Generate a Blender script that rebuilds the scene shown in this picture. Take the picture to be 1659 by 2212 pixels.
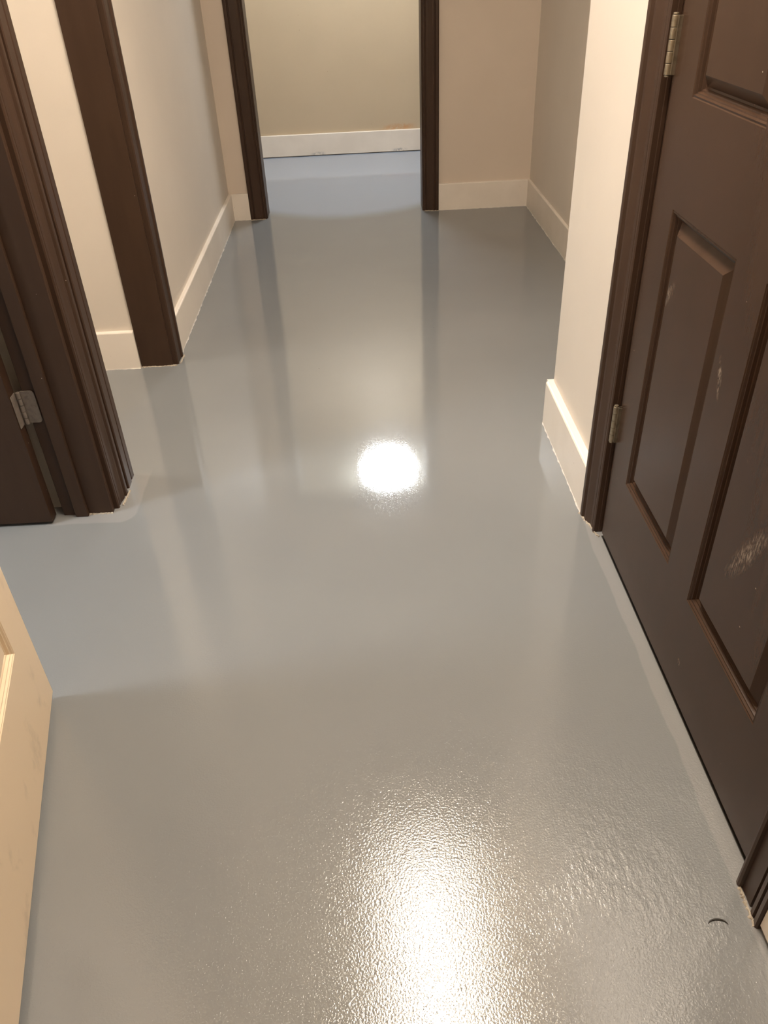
import bpy, bmesh, math, random
from mathutils import Vector, Matrix

for o in list(bpy.data.objects): bpy.data.objects.remove(o)
SC = bpy.context.scene
COL = SC.collection
rnd = random.Random(7)

# ------------------------------------------------------------------ camera
YAW, PITCH, ROLL, FPX = .0144, -.6248, -.0474, 1689.39
cy, sy, cp, sp = math.cos(YAW), math.sin(YAW), math.cos(PITCH), math.sin(PITCH)
F = Vector((sy*cp, cy*cp, sp)); R0 = Vector((cy, -sy, 0)); U0 = R0.cross(F)
cr, sr = math.cos(ROLL), math.sin(ROLL)
R1 = cr*R0 + sr*U0; U1 = -sr*R0 + cr*U0
cam_d = bpy.data.cameras.new('camera'); cam = bpy.data.objects.new('camera', cam_d); COL.objects.link(cam)
M = Matrix((R1, U1, -F)).transposed().to_4x4(); M.translation = Vector((0, 0, 1.26)); cam.matrix_world = M
cam_d.sensor_fit = 'HORIZONTAL'; cam_d.sensor_width = 36.0; cam_d.lens = FPX/1659*36.0
cam_d.clip_start = .02
SC.camera = cam

# ------------------------------------------------------------------ light and exposure
SC.view_settings.view_transform = 'Standard'; SC.view_settings.look = 'None'
SC.view_settings.gamma = 1; SC.view_settings.use_curve_mapping = False
SC.view_settings.exposure = 0.0
w = bpy.data.worlds.new('world'); SC.world = w; w.use_nodes = True
w.node_tree.nodes['Background'].inputs[0].default_value = (.8, .85, 1, 1)
w.node_tree.nodes['Background'].inputs[1].default_value = 0.02
LAMP_NEAR = ((1.0, .855, .70), 36.0)
LAMP_FAR = ((.90, .955, 1.0), 68.0)
LAMP_SIDE = ((.84, .92, 1.0), 85.0)
LAMP_PASSAGE = ((.98, .91, .80), 46.0)

# ------------------------------------------------------------------ materials
def new_mat(name):
    m = bpy.data.materials.new(name); m.use_nodes = True
    nt = m.node_tree; return m, nt, nt.nodes['Principled BSDF']
def N(nt, t, **kw):
    n = nt.nodes.new(t)
    for k, v in kw.items(): setattr(n, k, v)
    return n
def noise(nt, vec, scale, detail=2, rough=.5):
    n = N(nt, 'ShaderNodeTexNoise'); n.inputs['Scale'].default_value = scale
    n.inputs['Detail'].default_value = detail; n.inputs['Roughness'].default_value = rough
    nt.links.new(vec, n.inputs['Vector']); return n.outputs['Fac']
def geo(nt): return N(nt, 'ShaderNodeNewGeometry').outputs['Position']
def scaled(nt, vec, s):
    n = N(nt, 'ShaderNodeVectorMath', operation='MULTIPLY'); nt.links.new(vec, n.inputs[0]); n.inputs[1].default_value = s; return n.outputs[0]
def maprange(nt, v, a, b, c=0, d=1, smooth=True):
    n = N(nt, 'ShaderNodeMapRange'); n.interpolation_type = 'SMOOTHSTEP' if smooth else 'LINEAR'
    nt.links.new(v, n.inputs['Value'])
    for i, x in zip((1, 2, 3, 4), (a, b, c, d)): n.inputs[i].default_value = x
    return n.outputs['Result']
def mth(nt, op, a, b=None):
    n = N(nt, 'ShaderNodeMath', operation=op)
    for i, x in enumerate((a, b)):
        if x is None: continue
        if hasattr(x, 'is_linked'): nt.links.new(x, n.inputs[i])
        else: n.inputs[i].default_value = x
    return n.outputs[0]
def mixc(nt, f, a, b):
    n = N(nt, 'ShaderNodeMix', data_type='RGBA')
    if hasattr(f, 'is_linked'): nt.links.new(f, n.inputs[0])
    else: n.inputs[0].default_value = f
    for i, x in ((6, a), (7, b)):
        if hasattr(x, 'is_linked'): nt.links.new(x, n.inputs[i])
        else: n.inputs[i].default_value = (*x, 1)
    return n.outputs[2]
def bump(nt, bs, h, dist, strength=1.0, prev=None):
    n = N(nt, 'ShaderNodeBump'); n.inputs['Distance'].default_value = dist; n.inputs['Strength'].default_value = strength
    nt.links.new(h, n.inputs['Height'])
    if prev is not None: nt.links.new(prev, n.inputs['Normal'])
    nt.links.new(n.outputs[0], bs.inputs['Normal']); return n.outputs[0]
def ellipse(nt, pos, c, r, ang=0, plane='yz'):
    """soft 1..0 mask inside a tilted ellipse of a world plane"""
    s = N(nt, 'ShaderNodeSeparateXYZ'); nt.links.new(pos, s.inputs[0])
    ix = {'x': 0, 'y': 1, 'z': 2}
    a = mth(nt, 'SUBTRACT', s.outputs[ix[plane[0]]], c[0]); b = mth(nt, 'SUBTRACT', s.outputs[ix[plane[1]]], c[1])
    ca, sa = math.cos(ang), math.sin(ang)
    p = mth(nt, 'ADD', mth(nt, 'MULTIPLY', a, ca/r[0]), mth(nt, 'MULTIPLY', b, sa/r[0]))
    q = mth(nt, 'ADD', mth(nt, 'MULTIPLY', a, -sa/r[1]), mth(nt, 'MULTIPLY', b, ca/r[1]))
    d = mth(nt, 'SQRT', mth(nt, 'ADD', mth(nt, 'MULTIPLY', p, p), mth(nt, 'MULTIPLY', q, q)))
    return maprange(nt, d, 1.0, .2)

def wall_mat(name, col, rough=.5, stain=None):
    m, nt, bs = new_mat(name); pos = geo(nt)
    n = noise(nt, pos, 2.2, 4); c = mixc(nt, maprange(nt, n, .3, .7), col, tuple(x*.95 for x in col))
    if stain == 'rust':
        k = mth(nt, 'MULTIPLY', ellipse(nt, pos, (.34, .168), (.17, .035), .03, 'xz'), maprange(nt, noise(nt, pos, 28, 5, .7), .36, .56))
        c = mixc(nt, mth(nt, 'MULTIPLY', k, .75), c, (.52, .26, .11))
        sp_ = maprange(nt, noise(nt, pos, 40, 3, .6), .74, .78)
        c = mixc(nt, mth(nt, 'MULTIPLY', sp_, .5), c, (.25, .16, .09))
    nt.links.new(c, bs.inputs['Base Color'])
    bs.inputs['Roughness'].default_value = rough
    b = bump(nt, bs, noise(nt, scaled(nt, pos, (1, 1, .25)), 9, 3), .0015, .5)
    bump(nt, bs, noise(nt, pos, 160, 2), .0002, .6, b)
    return m
M_WALL = wall_mat('painted_wall', (.70, .63, .55), .58)
M_BACK = wall_mat('painted_wall_back', (.66, .565, .47), .55)
M_ROOM = wall_mat('painted_wall_room', (.53, .425, .295), .5, 'rust')
M_CEIL = wall_mat('ceiling_paint', (.84, .81, .68), .8)

def board_mat():
    m, nt, bs = new_mat('baseboard_paint'); pos = geo(nt)
    c = mixc(nt, maprange(nt, noise(nt, pos, 5, 4), .35, .7), (.80, .73, .65), (.74, .67, .59))
    dirt = mth(nt, 'MULTIPLY', maprange(nt, noise(nt, pos, 60, 3, .7), .70, .76), .6)
    c = mixc(nt, dirt, c, (.22, .18, .15))
    for px_ in (-.27, .34):
        k = mth(nt, 'MULTIPLY', ellipse(nt, pos, (px_, .012), (.075, .022), 0, 'xz'), maprange(nt, noise(nt, pos, 35, 4, .7), .38, .6))
        s = N(nt, 'ShaderNodeSeparateXYZ'); nt.links.new(pos, s.inputs[0])
        k = mth(nt, 'MULTIPLY', k, mth(nt, 'GREATER_THAN', s.outputs[1], 6.0))
        c = mixc(nt, mth(nt, 'MULTIPLY', k, .8), c, (.25, .25, .27))
    nt.links.new(c, bs.inputs['Base Color']); bs.inputs['Roughness'].default_value = .38
    bump(nt, bs, noise(nt, pos, 45, 3), .0006, .5); return m
M_BOARD = board_mat()

def brown_mat(name, scuffs=False):
    m, nt, bs = new_mat(name); pos = geo(nt)
    n = noise(nt, scaled(nt, pos, (6, 6, .9)), 5, 4)
    c = mixc(nt, maprange(nt, n, .35, .7), (.050, .0275, .0170), (.044, .0238, .0145))
    sp_ = maprange(nt, noise(nt, pos, 95, 1, .5), .825, .84)
    c = mixc(nt, mth(nt, 'MULTIPLY', sp_, .7), c, (.55, .48, .40))
    r = .27 if scuffs else .40
    if scuffs:
        for ce, ra, an, hi in (((1.152, .66), (.010, .045), -.35, .85), ((.935, .465), (.11, .024), 2.09, .6), ((1.43, .70), (.016, .05), .6, .5), ((1.05, .10), (.01, .01), 0, .4)):
            st = noise(nt, scaled(nt, pos, (200, 160, 40)), 1.6, 3, .7)
            k = mth(nt, 'MULTIPLY', ellipse(nt, pos, ce, ra, an), maprange(nt, st, .42, .72))
            c = mixc(nt, mth(nt, 'MULTIPLY', k, hi), c, (.42, .34, .27))
    nt.links.new(c, bs.inputs['Base Color']); bs.inputs['Roughness'].default_value = r; bs.inputs['Specular IOR Level'].default_value = .27
    b = bump(nt, bs, noise(nt, scaled(nt, pos, (110, 110, 14)), 4, 3), .00012, .35)
    bump(nt, bs, noise(nt, pos, 30, 3), .0006, .4, b); return m
M_BROWN = brown_mat('brown_gloss_paint')
M_DOOR = brown_mat('brown_door_paint', True)
M_DOOR_R = M_DOOR

def cream_mat():
    m, nt, bs = new_mat('cream_door_paint'); pos = geo(nt)
    k = maprange(nt, noise(nt, scaled(nt, pos, (1, 1, .8)), 11, 5, .6), .56, .72)
    s = N(nt, 'ShaderNodeSeparateXYZ'); nt.links.new(pos, s.inputs[0])
    c = mixc(nt, mth(nt, 'MULTIPLY', k, .38), (.74, .60, .43), (.42, .34, .25))
    nt.links.new(c, bs.inputs['Base Color']); bs.inputs['Roughness'].default_value = .45
    bump(nt, bs, noise(nt, pos, 60, 3), .0004, .4); return m
M_CREAM = cream_mat()

def floor_mat():
    m, nt, bs = new_mat('grey_epoxy_coating'); pos = geo(nt)
    s = N(nt, 'ShaderNodeSeparateXYZ'); nt.links.new(pos, s.inputs[0]); X, Y = s.outputs[0], s.outputs[1]
    c = mixc(nt, maprange(nt, noise(nt, pos, 1.6, 3), .35, .65), (.203, .211, .215), (.193, .201, .206))
    # strip of thinner coating brushed along the right-hand door and round the left casing foot
    wob = mth(nt, 'MULTIPLY', mth(nt, 'SUBTRACT', noise(nt, pos, 7, 3), .5), .02)
    a = maprange(nt, mth(nt, 'ADD', X, wob), .548, .553); b_ = mth(nt, 'LESS_THAN', Y, 1.70)
    k = mth(nt, 'MULTIPLY', a, b_)
    dx = mth(nt, 'MAXIMUM', mth(nt, 'ADD', X, .712), 0.0); dy = mth(nt, 'MAXIMUM', mth(nt, 'SUBTRACT', 1.812, Y), 0.0)
    dd = mth(nt, 'ADD', mth(nt, 'SQRT', mth(nt, 'ADD', mth(nt, 'MULTIPLY', dx, dx), mth(nt, 'MULTIPLY', dy, dy))), wob)
    k2 = mth(nt, 'MULTIPLY', maprange(nt, dd, .046, .038), mth(nt, 'MULTIPLY', maprange(nt, Y, 2.05, 1.97), mth(nt, 'GREATER_THAN', X, -.91)))
    k = mth(nt, 'MAXIMUM', k, k2)
    c = mixc(nt, mth(nt, 'MULTIPLY', k, .36), c, (.32, .31, .305))
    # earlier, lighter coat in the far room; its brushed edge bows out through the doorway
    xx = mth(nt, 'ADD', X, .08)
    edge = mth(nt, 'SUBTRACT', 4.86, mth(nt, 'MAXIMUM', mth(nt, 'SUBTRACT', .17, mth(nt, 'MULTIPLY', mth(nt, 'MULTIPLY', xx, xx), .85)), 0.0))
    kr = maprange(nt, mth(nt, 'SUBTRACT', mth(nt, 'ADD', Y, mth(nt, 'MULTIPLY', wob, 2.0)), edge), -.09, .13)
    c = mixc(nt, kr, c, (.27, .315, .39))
    dots = maprange(nt, noise(nt, pos, 70, 1), .845, .855)
    c = mixc(nt, mth(nt, 'MULTIPLY', dots, .8), c, (.06, .05, .045))
    nt.links.new(c, bs.inputs['Base Color'])
    bs.inputs['Roughness'].default_value = .03; bs.inputs['IOR'].default_value = 1.6
    # broad roller waves, orange peel and coarse brushed patches
    near = maprange(nt, Y, 1.55, .85)
    b1 = bump(nt, bs, noise(nt, scaled(nt, pos, (1, .7, 1)), 16, 2), .0004, .3)
    peel = noise(nt, pos, 260, 1.5, .5)
    pits = maprange(nt, noise(nt, pos, 420, 1, .5), .60, .74)
    peel = mth(nt, 'ADD', peel, mth(nt, 'MULTIPLY', pits, .35))
    amp = mth(nt, 'ADD', mth(nt, 'MULTIPLY', near, .84), .17)
    b2 = bump(nt, bs, mth(nt, 'MULTIPLY', peel, amp), .00032, 1.0, b1)
    patch = maprange(nt, noise(nt, pos, 3.4, 3), .38, .66)
    side = mth(nt, 'MAXIMUM', maprange(nt, X, .12, .30), mth(nt, 'MULTIPLY', maprange(nt, X, -.22, -.34), .35))
    st = noise(nt, scaled(nt, pos, (1.6, .8, 1)), 55, 4, .6)
    bump(nt, bs, mth(nt, 'MULTIPLY', mth(nt, 'MULTIPLY', mth(nt, 'MULTIPLY', patch, side), maprange(nt, Y, 1.15, .65)), st), .0016, 1.0, b2)
    return m
M_FLOOR = floor_mat()

def simple(name, col, rough=.4, metal=0.0, em=None):
    m, nt, bs = new_mat(name); pos = geo(nt)
    c = mixc(nt, maprange(nt, noise(nt, pos, 90, 3), .4, .75), col, tuple(x*.72 for x in col)); nt.links.new(c, bs.inputs['Base Color'])
    bs.inputs['Roughness'].default_value = rough; bs.inputs['Metallic'].default_value = metal
    if em: bs.inputs['Emission Color'].default_value = (*em[0], 1); bs.inputs['Emission Strength'].default_value = em[1]
    return m
M_NICKEL = simple('worn_nickel', (.34, .285, .205), .36, .85)
M_HINGE_PAINT = simple('painted_hinge', (.17, .14, .118), .42, 0)
M_CAULK = simple('caulk', (.56, .53, .49), .4)
M_CHIP = simple('chipped_primer', (.40, .35, .28), .7)
M_DARK = simple('bristle_and_gap_shade', (.03, .025, .02), .5)
M_WHITE = simple('fixture_white', (.8, .78, .74), .5)

# ------------------------------------------------------------------ helpers
def link(name, bm, mat, parent=None, smooth=False, bevel=0.0, seg=2):
    bmesh.ops.recalc_face_normals(bm, faces=bm.faces)
    me = bpy.data.meshes.new(name); bm.to_mesh(me); bm.free(); me.materials.append(mat)
    o = bpy.data.objects.new(name, me); COL.objects.link(o)
    if parent: o.parent = parent; o.matrix_parent_inverse = parent.matrix_world.inverted()
    if smooth:
        for p in me.polygons: p.use_smooth = True
    if bevel:
        b = o.modifiers.new('edge', 'BEVEL'); b.width = bevel; b.segments = seg; b.limit_method = 'ANGLE'; b.angle_limit = .6
    return o
def tag(o, label, cat, kind=None, group=None):
    o['label'] = label; o['category'] = cat
    if kind: o['kind'] = kind
    if group: o['group'] = group
    return o
def empty(name, loc, label, cat, kind=None, group=None):
    o = bpy.data.objects.new(name, None); COL.objects.link(o); o.location = loc; o.empty_display_size = .1
    bpy.context.view_layer.update()
    return tag(o, label, cat, kind, group)
def box(bm, x0, x1, y0, y1, z0, z1):
    v = [bm.verts.new((x, y, z)) for x in (x0, x1) for y in (y0, y1) for z in (z0, z1)]
    for f in ((0, 1, 3, 2), (4, 6, 7, 5), (0, 4, 5, 1), (2, 3, 7, 6), (0, 2, 6, 4), (1, 5, 7, 3)): bm.faces.new([v[i] for i in f])
def boxes(*bs):
    bm = bmesh.new()
    for b in bs: box(bm, *b)
    return bm
def sweep(bm, prof, org, u, v, wdir, length, m0=0.0, m1=0.0):
    """extrude a 2-D profile (a along u, b along v) over length in wdir; m0/m1 mitre slopes"""
    org, u, v, wdir = map(Vector, (org, u, v, wdir)); n = len(prof)
    A = [bm.verts.new(org + u*a + v*b + wdir*(m0*a)) for a, b in prof]
    B = [bm.verts.new(org + u*a + v*b + wdir*(length + m1*a)) for a, b in prof]
    for i in range(n): bm.faces.new((A[i], A[(i+1) % n], B[(i+1) % n], B[i]))
    bm.faces.new(A); bm.faces.new(B)
def cyl(bm, c, r, h, axis='z', n=16):
    vs = []
    for k in (0, 1):
        ring = []
        for i in range(n):
            a = 2*math.pi*i/n; p = (math.cos(a)*r, math.sin(a)*r, h*k)
            if axis == 'y': p = (p[0], p[2], p[1])
            if axis == 'x': p = (p[2], p[0], p[1])
            ring.append(bm.verts.new(Vector(c)+Vector(p)))
        vs.append(ring)
    for i in range(n): bm.faces.new((vs[0][i], vs[0][(i+1) % n], vs[1][(i+1) % n], vs[1][i]))
    bm.faces.new(vs[0]); bm.faces.new(vs[1])
def bead(bm, p, q, wdt, hgt, side, n=70):
    """irregular caulk bead on the floor from p to q, lying to the given side"""
    p, q, side = Vector(p), Vector(q), Vector(side); rows = []
    for i in range(n+1):
        t = i/n; c = p.lerp(q, t)
        ww = wdt*(.25 + .9*rnd.random()**1.6); hh = hgt*(.4+.8*rnd.random())
        rows.append([bm.verts.new(c + side*(-.001)), bm.verts.new(c + Vector((0, 0, hh)) + side*(-.001)), bm.verts.new(c + side*ww*.6 + Vector((0, 0, hh*.6))), bm.verts.new(c + side*ww)])
    for a, b in zip(rows, rows[1:]):
        for j in range(3): bm.faces.new((a[j], a[j+1], b[j+1], b[j]))
        bm.faces.new((a[3], a[0], b[0], b[3]))
    bm.faces.new(rows[0]); bm.faces.new(rows[-1])

# ------------------------------------------------------------------ setting: floor, ceiling, walls
H = 2.44
WL, WR, WB = -.738, .579, 4.748           # hall wall faces
tag(link('floor', boxes((-3.4, 2.2, -1.4, 6.7, -.12, 0)), M_FLOOR), 'glossy wet-look grey epoxy floor running down the hallway', 'floor', 'structure')
tag(link('ceiling', boxes((-3.4, 2.2, -1.4, 6.7, H, H+.1)), M_CEIL), 'off-white ceiling above the hallway', 'ceiling', 'structure')
def wall(name, label, mat, *bs): return tag(link(name, boxes(*bs), mat), label, 'wall', 'structure')
wall('wall_left', 'beige hallway wall on the left between the dark corner post and the far wall', M_WALL,
     (-.855, WL, 2.792, WB, 0, H))
wall('wall_left_stub', 'short left wall stub wrapped in dark casings', M_WALL,
     (-.855, WL, 1.832, 2.003, 0, H), (-.855, WL, 1.03, 1.832, 2.05, H), (-.855, WL, 2.003, 2.792, 2.05, H))
wall('wall_left_near', 'near left wall hidden behind the open cream door', M_WALL,
     (-.855, WL, -1.2, 1.03, 0, H), (WL, -.60, .26, .37, 0, H))
wall('wall_passage', 'cream wall strip left of the dark corner post', M_WALL,
     (-3.0, -.856, 2.785, 2.90, 0, H), (-3.1, -3.0, 1.95, 2.90, 0, H))
wall('wall_side_room', 'wall behind the open dark brown door', M_WALL,
     (-3.3, -.856, 1.86, 1.95, 0, H), (-3.4, -3.3, -1.2, 1.95, 0, H))
wall('wall_right', 'pale beige wall on the right beside the brown panel door', M_WALL,
     (WR, .70, -1.2, .655, 0, H), (WR, .70, .655, 1.62, 2.06, H), (WR, .70, 1.62, 2.19, 0, H), (.70, 1.0, 2.08, 2.19, 0, H))
wall('wall_alcove', 'grey shaded wall of the recess past the right corner', M_WALL, (1.0, 1.12, -1.2, WB, 0, H))
wall('wall_back', 'pinkish beige end wall around the far doorway', M_BACK,
     (-.855, -.545, WB, 4.87, 0, H), (.395, 1.12, WB, 4.87, 0, H), (-.545, .395, WB, 4.87, 2.05, H))
wall('wall_far_room', 'yellowish cream wall seen through the far doorway, with a rust stain', M_ROOM, (-1.7, 1.7, 6.418, 6.52, 0, H))
wall('wall_far_room_side', 'side walls of the far room', M_ROOM, (-1.7, -1.6, 4.87, 6.418, 0, H), (1.6, 1.7, 4.87, 6.418, 0, H), (-1.6, -.855, 4.75, 4.87, 0, H), (1.12, 1.6, 4.75, 4.87, 0, H))
wall('wall_behind', 'wall behind the viewer', M_WALL, (-3.4, 1.12, -1.3, -1.2, 0, H))

# ------------------------------------------------------------------ baseboards
BH = .146
bprof = [(0, 0), (.016, 0), (.016, BH-.004), (.0145, BH-.001), (.012, BH), (0, BH)]
def board(name, label, p, q, nrm, th=.018, z=0, h=BH, mat=None, caulk=True):
    p, q, nrm = Vector((*p, z)), Vector((*q, z)), Vector((*nrm, 0)); d = (q-p); L = d.length; d.normalize()
    k = th/.016; pr = [(a*k, b*h/BH) for a, b in bprof]
    bm = bmesh.new(); sweep(bm, pr, p, nrm, (0, 0, 1), d, L)
    o = link(name, bm, mat or M_BOARD); tag(o, label, 'baseboard', 'structure')
    if caulk:
        bm = bmesh.new(); bead(bm, p+nrm*th, q+nrm*th, .0042, .0028, nrm, int(L*70)+4)
        link('caulk_bead', bm, M_CAULK, o)
    return o
board('baseboard_left', 'cream baseboard along the left hallway wall behind the dark corner post', (WL, 2.88), (WL, WB), (1, 0))
board('baseboard_passage', 'cream baseboard piece left of the dark corner post', (-3.0, 2.785), (-.856, 2.785), (0, -1), .019)
board('baseboard_back_left', 'tiny cream baseboard piece left of the far doorway', (WL+.018, WB), (-.624, WB), (0, -1))
board('baseboard_back_right', 'cream baseboard on the end wall right of the far doorway', (.470, WB), (.986, WB), (0, -1))
board('baseboard_alcove', 'shaded baseboard of the recess past the right corner', (1.0, 2.19), (1.0, WB), (-1, 0), .014)
board('baseboard_right', 'thick cream baseboard on the right between wall corner and brown door casing', (WR, 1.692), (WR, 2.19), (-1, 0), .024)
board('baseboard_corner', 'baseboard return round the right wall corner', (WR-.018, 2.19), (.986, 2.19), (0, 1), .018, caulk=False)
board('baseboard_far_room', 'white baseboard in the far room with grey floor paint smears', (-1.6, 6.418), (1.6, 6.418), (0, -1), .018, z=.006, caulk=False)
board('baseboard_near_right', 'cream baseboard raised over a dark gap at the bottom right edge', (WR, -1.2), (WR, .583), (-1, 0), .020, z=.013, caulk=False)

# ------------------------------------------------------------------ casings (profile: a across the width from inner edge, b proud of the wall)
def cas(wd, tk, t0=None):
    t0 = t0 or tk*.5
    return [(0, 0), (0, t0*.8), (.003, t0), (.009, t0*1.02), (.012, t0*.72), (.015, t0*.72), (.018, t0*.92), (.021, t0*.92), (.030, t0*.95), (.60*wd, tk*.78), (.70*wd, tk*.80),
            (.73*wd, tk*.68), (.76*wd, tk*.70), (.80*wd, tk*.97), (.86*wd, tk), (.96*wd, tk), (wd, tk*.9), (wd, 0)]
def cas_bead(wd, tk):   # flat casing with a fat inner bead, as beside the door at the bottom right
    return [(0, 0), (0, tk*.80), (.003, tk*.95), (.008, tk), (.013, tk*.95), (.015, tk*.72), (.045, tk*.76), (.048, tk*.45), (.051, tk*.45), (.054, tk*.9), (.062, tk*.95), (.065, tk*.7), (.068, tk*.95), (wd-.003, tk*1.03), (wd, tk*.9), (wd, 0)]
def chips(parent, p, q, side, n=3):
    bm = bmesh.new(); bead(bm, p, q, .0055, .004, side, 26); link('paint_chips', bm, M_CHIP, parent)
DH = 2.04

# trim_1 : frame of the brown panel door on the right (wall plane x = WR, proud towards -x)
t = empty('trim_1', (WR, 1.14, 0), 'dark brown moulded frame around the panel door on the right', 'door frame', 'structure')
bm = bmesh.new(); sweep(bm, cas(.087, .026, .013), (WR, 1.605, 0), (0, 1, 0), (-1, 0, 0), (0, 0, 1), DH+.012, 0, 1); link('casing', bm, M_BROWN, t)
bm = bmesh.new(); sweep(bm, cas_bead(.080, .024), (WR, .664, 0), (0, -1, 0), (-1, 0, 0), (0, 0, 1), DH+.012, 0, 1); link('casing', bm, M_BROWN, t)
bm = bmesh.new(); sweep(bm, cas(.085, .026, .013), (WR, .664, DH+.012), (0, 0, 1), (-1, 0, 0), (0, 1, 0), .941, -1, 1); link('head_casing', bm, M_BROWN, t)
link('jamb', boxes((WR+.010, .70, 1.585, 1.620, 0, DH+.02), (WR-.0005, WR+.010, 1.6045, 1.6205, 0, DH+.02)), M_BROWN, t, bevel=.002)
link('jamb', boxes((WR-.004, .70, .655, .674, 0, DH+.02)), M_BROWN, t, bevel=.002)
link('head_jamb', boxes((WR-.004, .70, .674, 1.584, DH+.004, DH+.02)), M_BROWN, t)
link('door_stop', boxes((.6175, .632, 1.558, 1.5855, 0, DH+.004), (.6175, .632, .6735, .690, 0, DH+.004)), M_BROWN, t)
link('gap_shade_strip', boxes((.5835, .70, .674, 1.585, 0, .003)), M_DARK, t)  # near-black strip added on the floor, painting the shade in the gap under the leaf
chips(t, (.552, 1.694, 0), (.572, 1.607, 0), (-.9, -.3, 0)); chips(t, (.558, .655, 0), (.556, .588, 0), (-1, 0, 0))
chips(t, (.568, 1.606, 0), (.577, 1.584, 0), (-.8, -.5, 0))

# trim_2 : frame of the left side-room door; far jamb faces the camera
t = empty('trim_2', (WL, 1.43, 0), 'dark brown jamb, stop and ridged casing beside the open brown door on the left', 'door frame', 'structure')
link('jamb', boxes((-.872, WL+.004, 1.815, 1.832, 0, DH+.02)), M_BROWN, t, bevel=.002)
link('jamb', boxes((-.872, WL+.004, 1.03, 1.046, 0, DH+.02)), M_BROWN, t, bevel=.002)
link('head_jamb', boxes((-.872, WL+.004, 1.046, 1.815, DH+.004, DH+.02)), M_BROWN, t)
link('door_stop', boxes((-.836, -.800, 1.803, 1.815, 0, DH+.004)), M_BROWN, t, bevel=.003)
bm = bmesh.new(); sweep(bm, cas(.080, .0235, .016), (WL, 1.836, 0), (0, 1, 0), (1, 0, 0), (0, 0, 1), DH+.012, 0, 1); link('casing', bm, M_BROWN, t)
bm = bmesh.new(); sweep(bm, cas(.088, .026, .014), (WL, 1.026, 0), (0, -1, 0), (1, 0, 0), (0, 0, 1), DH+.012, 0, 1); link('casing', bm, M_BROWN, t)
bm = bmesh.new(); sweep(bm, cas(.085, .026, .014), (WL, 1.026, DH+.012), (0, 0, 1), (1, 0, 0), (0, 1, 0), .81, -1, 1); link('head_casing', bm, M_BROWN, t)
chips(t, (-.835, 1.815, 0), (-.735, 1.815, 0), (.1, -1, 0)); chips(t, (-.716, 1.85, 0), (-.711, 1.924, 0), (1, 0, 0))

# trim_3 : cased opening of the side passage
t = empty('trim_3', (WL, 2.4, 0), 'dark brown corner post and casings of the side passage opening on the left', 'door frame', 'structure')
link('jamb', boxes((-.855, WL+.003, 2.775, 2.792, 0, DH+.02)), M_BROWN, t, bevel=.002)
link('jamb', boxes((-.855, WL+.003, 2.004, 2.020, 0, DH+.02)), M_BROWN, t, bevel=.002)
link('head_jamb', boxes((-.855, WL+.003, 2.020, 2.775, DH+.004, DH+.02)), M_BROWN, t)
bm = bmesh.new(); sweep(bm, cas(.080, .027, .022), (WL, 2.786, 0), (0, 1, 0), (1, 0, 0), (0, 0, 1), DH+.012, 0, 1); link('casing', bm, M_BROWN, t)
bm = bmesh.new(); sweep(bm, [(0, 0), (0, .016), (.006, .019), (.030, .019), (.034, .014), (.038, .014), (.042, .0205), (.076, .0215), (.079, .019), (.079, 0)], (WL, 2.016, 0), (0, -1, 0), (1, 0, 0), (0, 0, 1), DH+.012, 0, 1); link('casing', bm, M_BROWN, t)
bm = bmesh.new(); sweep(bm, cas(.080, .022, .014), (WL, 2.016, DH+.012), (0, 0, 1), (1, 0, 0), (0, 1, 0), .77, -1, 1); link('head_casing', bm, M_BROWN, t)
chips(t, (-.855, 2.775, 0), (-.72, 2.775, 0), (0, -1, 0)); chips(t, (-.711, 2.79, 0), (-.709, 2.866, 0), (1, 0, 0))

# trim_4 : far doorway
t = empty('trim_4', (-.075, WB, 0), 'dark brown casings of the open doorway at the end of the hallway', 'door frame', 'structure')
link('jamb', boxes((-.545, -.528, WB-.004, 4.874, 0, DH+.02)), M_BROWN, t, bevel=.002)
link('jamb', boxes((.378, .395, WB-.004, 4.874, 0, DH+.02)), M_BROWN, t, bevel=.002)
link('head_jamb', boxes((-.528, .378, WB-.004, 4.874, DH+.004, DH+.02)), M_BROWN, t)
bm = bmesh.new(); sweep(bm, cas(.090, .024, .014), (-.535, WB, 0), (-1, 0, 0), (0, -1, 0), (0, 0, 1), DH+.012, 0, 1); link('casing', bm, M_BROWN, t)
bm = bmesh.new(); sweep(bm, cas(.086, .024, .014), (.385, WB, 0), (1, 0, 0), (0, -1, 0), (0, 0, 1), DH+.012, 0, 1); link('casing', bm, M_BROWN, t)
bm = bmesh.new(); sweep(bm, cas(.086, .024, .014), (-.535, WB, DH+.012), (0, 0, 1), (0, -1, 0), (1, 0, 0), .92, -1, 1); link('head_casing', bm, M_BROWN, t)
chips(t, (-.625, 4.722, 0), (-.54, 4.73, 0), (0, -1, 0)); chips(t, (.385, 4.735, 0), (.470, 4.722, 0), (0, -1, 0))

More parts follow.
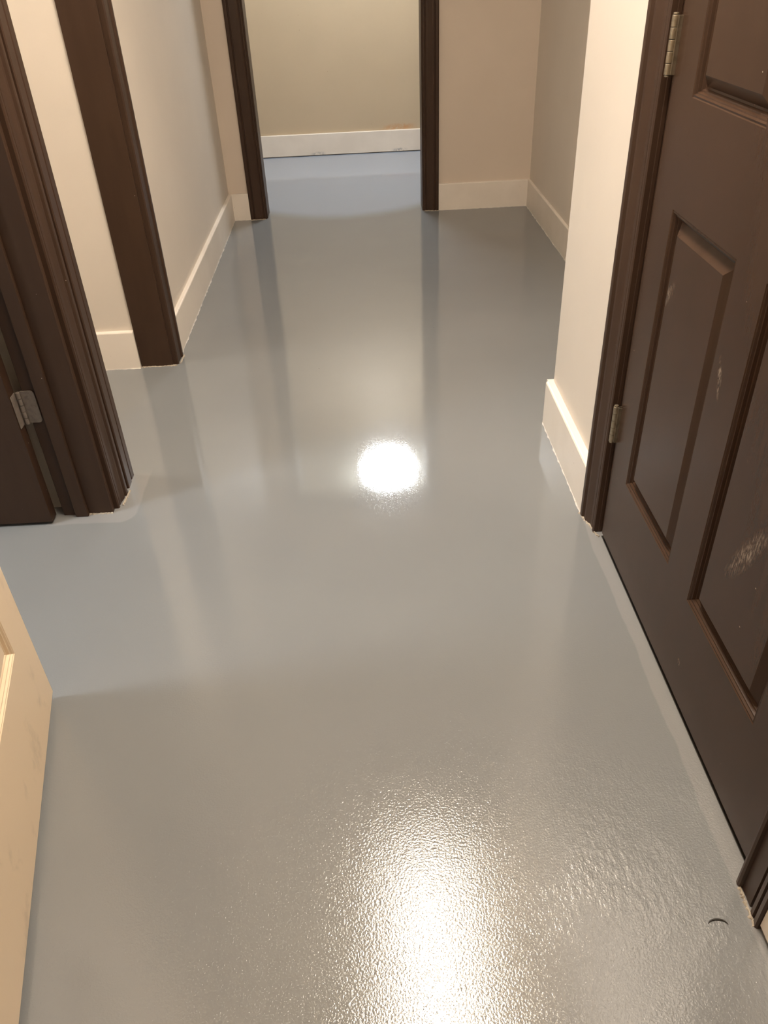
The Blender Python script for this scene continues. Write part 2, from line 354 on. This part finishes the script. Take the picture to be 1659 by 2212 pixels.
# ------------------------------------------------------------------ panel doors
def panel_door(root, W, T, mat, z0=.0, Hd=2.03, rows=None, cols=None, two_sided=True):
    """leaf in local coords: u = 0..W along +x, thickness -T..0 along y (face at y=0 looks to +y), z up"""
    rows = rows or [(.237, .848), (1.032, 1.70), (1.81, 1.925)]
    prof = [(0, 0), (.0015, .0016), (.0045, .0010), (.0065, .0045), (.009, .0048), (.0105, .0100), (.013, .0104), (.015, .0150), (.0185, .0155), (.036, .0030), (.038, .0018)]
    us = [0]; zs = [z0]
    for a, b in cols: us += [a, b]
    for a, b in rows: zs += [a, b]
    us.append(W); zs.append(Hd)
    bm = bmesh.new()
    for y, sgn in ((0, 1), (-T, -1)):
        for i in range(len(us)-1):
            for j in range(len(zs)-1):
                if i % 2 == 1 and j % 2 == 1: continue
                q = [(us[i], y, zs[j]), (us[i+1], y, zs[j]), (us[i+1], y, zs[j+1]), (us[i], y, zs[j+1])]
                bm.faces.new([bm.verts.new(p) for p in (q if sgn < 0 else q[::-1])])
    for j in range(len(zs)-1):
        for u_ in (0, W):
            bm.faces.new([bm.verts.new(p) for p in ((u_, 0, zs[j]), (u_, -T, zs[j]), (u_, -T, zs[j+1]), (u_, 0, zs[j+1]))])
    for i in range(len(us)-1):
        for z in (z0, Hd):
            bm.faces.new([bm.verts.new(p) for p in ((us[i], 0, z), (us[i], -T, z), (us[i+1], -T, z), (us[i+1], 0, z))])
    bmesh.ops.remove_doubles(bm, verts=bm.verts, dist=1e-5)
    me = link('door_leaf', bm, mat); me.parent = root
    for a, b in cols:
        for c, d in rows:
            bm = bmesh.new()
            for y0, s in ((0, -1), (-T, 1)):
                prev = None
                for ins, dep in prof:
                    ring = [bm.verts.new(p) for p in ((a+ins, y0+s*dep, c+ins), (b-ins, y0+s*dep, c+ins), (b-ins, y0+s*dep, d-ins), (a+ins, y0+s*dep, d-ins))]
                    if prev:
                        for k in range(4): bm.faces.new((prev[k], prev[(k+1) % 4], ring[(k+1) % 4], ring[k]))
                    prev = ring
                bm.faces.new(prev)
            p = link('raised_panel', bm, mat); p.parent = root
def local(o, root): o.parent = root; o.matrix_parent_inverse = Matrix.Identity(4); return o

# door_1 : right, closed. local u -> -y (from the hinge side), face +y -> -x
d1 = empty('door_1', (.580, 1.579, 0), 'dark brown six-panel door closed on the right, scuffed, with two worn hinges', 'door', 'structure')
d1.rotation_euler = (0, 0, math.pi/2)      # local x -> world y, local y -> world -x
d1.location = (.580, .679, 0); W1 = .8965
panel_door(d1, W1, .035, M_DOOR, z0=.019, cols=[(.785-.679, 1.079-.679), (1.185-.679, 1.474-.679)])
def hinge_closed(zc):
    bm = bmesh.new()
    for k in range(5): cyl(bm, (0, 0, zc-.046+k*.0185), .0062, .0178, n=18)
    kn = local(link('hinge', bm, M_NICKEL, smooth=False, bevel=.0008), d1); kn.location = (W1+.008, .0095, 0)
    bm = bmesh.new(); cyl(bm, (0, 0, zc+.0465), .0050, .003, n=16); cyl(bm, (0, 0, zc-.0495), .0050, .003, n=16)
    pn = local(link('hinge_pin', bm, M_NICKEL, bevel=.001), kn)
    bm = bmesh.new(); box(bm, -.0108, -.0088, -.034, -.004, zc-.0455, zc+.0455); box(bm, -.0035, -.0015, -.034, -.004, zc-.0455, zc+.0455); box(bm, -.0108, -.0015, -.0045, -.0025, zc-.0455, zc+.0455)
    lf = local(link('hinge_plate', bm, M_NICKEL), kn)
hinge_closed(1.100); hinge_closed(.335); hinge_closed(1.82)

# door_2 : dark door standing open into the side room, face towards camera
d2 = empty('door_2', (-.890, 1.775, 0), 'dark brown door standing open at the left edge, paint-clogged hinge', 'door', 'structure')
d2.rotation_euler = (0, 0, math.pi)        # local x -> -x, face +y -> -y
panel_door(d2, .76, .035, M_BROWN, z0=.010, cols=[(.115, .335), (.425, .645)])
def rounded_plate(bm, x0, x1, z0, z1, y0, y1, r, left=False):
    """plate in the xz plane with two rounded corners on its free side"""
    pts = []
    if not left:
        pts += [(x0, z0)]
        for k in range(7): a = -math.pi/2 + k*math.pi/12; pts.append((x1-r+math.cos(a)*r, z0+r+math.sin(a)*r))
        for k in range(7): a = k*math.pi/12; pts.append((x1-r+math.cos(a)*r, z1-r+math.sin(a)*r))
        pts += [(x0, z1)]
    A = [bm.verts.new((x, y0, z)) for x, z in pts]; B = [bm.verts.new((x, y1, z)) for x, z in pts]; n = len(pts)
    for i in range(n): bm.faces.new((A[i], A[(i+1) % n], B[(i+1) % n], B[i]))
    bm.faces.new(A); bm.faces.new(B)
def hinge_open(zc):
    z0, z1 = zc-.045, zc+.045
    bm = bmesh.new()
    for k in range(5): cyl(bm, (-.880, 1.806, z0+k*.0182), .0056, .0172, n=14)
    h = link('hinge', bm, M_HINGE_PAINT, d2, bevel=.0008)
    bm = bmesh.new(); rounded_plate(bm, -.876, -.842, z0, z1, 1.8105, 1.8145, .010)
    link('hinge_plate', bm, M_HINGE_PAINT, h, bevel=.0006)
    bm = bmesh.new(); box(bm, -.8895, -.8865, 1.778, 1.806, z0, z1); link('hinge_plate', bm, M_HINGE_PAINT, h, bevel=.0014)
    bm = bmesh.new()
    for dx, dz in ((-.862, .030), (-.850, .0), (-.862, -.030)): cyl(bm, (dx, 1.8085, zc+dz), .0034, .0022, 'y', 10)
    link('hinge_screws', bm, M_HINGE_PAINT, h)
bpy.context.view_layer.update()
hinge_open(.345); hinge_open(1.06); hinge_open(1.80)

# door_3 : cream door swung open at the near left
a3, b3 = Vector((-.697, 1.143, 0)), Vector((-.556, .511, 0)); e3 = (b3-a3).normalized()
d3 = empty('door_3', a3, 'scuffed cream panel door swung open at the bottom left edge', 'door', 'structure')
# local x -> e3, face +y -> towards the hall (+x side)
nrm = Vector((-e3.y, e3.x, 0))
if nrm.x < 0: nrm = -nrm
flip = e3.cross(Vector((0, 0, 1)))           # local +y must be z x e3
ang = math.atan2(e3.y, e3.x); d3.rotation_euler = (0, 0, ang)
panel_door(d3, .76, .035, M_CREAM, z0=.020, cols=[(.105, .335), (.425, .655)], rows=[(.236, .848), (1.032, 1.70), (1.81, 1.925)])

# ------------------------------------------------------------------ ceiling lamps
def lamp(loc, sx, sy_, em, label, name='ceiling_light', rnd_=False):
    t = empty(name, loc, label, 'ceiling light')
    def ring_of(bm, ins, z):
        hx, hy = sx/2-ins, sy_/2-ins; c = min(hx, hy) if rnd_ else .05
        P = []
        for qx, qy, a0 in ((1, 1, 0), (-1, 1, .5), (-1, -1, 1), (1, -1, 1.5)):
            for k in range(9):
                a = math.pi*(a0 + k/16)
                P.append(bm.verts.new((loc[0]+qx*(hx-c)+math.cos(a)*c, loc[1]+qy*(hy-c)+math.sin(a)*c, H+z)))
        return P
    def stack(bm, lv):
        prev = None
        for ins, z in lv:
            ring = ring_of(bm, ins, z)
            if prev:
                for k in range(len(ring)): bm.faces.new((prev[k], prev[(k+1) % len(ring)], ring[(k+1) % len(ring)], ring[k]))
            else: bm.faces.new(ring)
            prev = ring
        bm.faces.new(prev); bmesh.ops.remove_doubles(bm, verts=bm.verts, dist=1e-5)
    bm = bmesh.new(); stack(bm, ((-.015, -.0005), (-.015, -.026), (-.012, -.030))); link('frame', bm, M_WHITE, t)
    bm = bmesh.new(); stack(bm, ((0, -.030), (.004, -.050), (.02, -.100), (.05, -.120))); link('diffuser', bm, simple('lamp_diffuser', (.9, .9, .9), .5, 0, em), t)
lamp((.15, 1.46, H), .41, 1.42, LAMP_NEAR, 'warm ceiling light over the near hallway, mirrored in the floor at the bottom')
lamp((.14, 5.70, H), .48, .48, LAMP_FAR, 'bright round ceiling light of the far room, mirrored in the middle of the floor', rnd_=True)
lamp((-2.3, 1.0, H), .40, .40, LAMP_SIDE, 'cool ceiling light of the room behind the open brown door')
lamp((-2.1, 2.37, H), .35, .35, LAMP_PASSAGE, 'ceiling light of the side passage')

# ------------------------------------------------------------------ small stuff on the floor
bm = bmesh.new(); pts = [Vector((.500+.016*math.cos(a), .592+.010*math.sin(a), .0012)) for a in [k*math.pi/12+.1 for k in range(11)]]
prev = None
for i, p in enumerate(pts):
    r = .0013*math.sin(math.pi*(i+.6)/(len(pts)+.2)) + .0003
    d = (pts[min(i+1, len(pts)-1)]-pts[max(i-1, 0)]).normalized(); s_ = Vector((-d.y, d.x, 0))
    ring = [bm.verts.new(p + s_*r*math.cos(k*math.pi/3) + Vector((0, 0, r*math.sin(k*math.pi/3)))) for k in range(6)]
    if prev:
        for k in range(6): bm.faces.new((prev[k], prev[(k+1) % 6], ring[(k+1) % 6], ring[k]))
    prev = ring
tag(link('bristle', bm, M_DARK, smooth=True), 'small dark curled bristle on the floor near the bottom right casing', 'bristle')
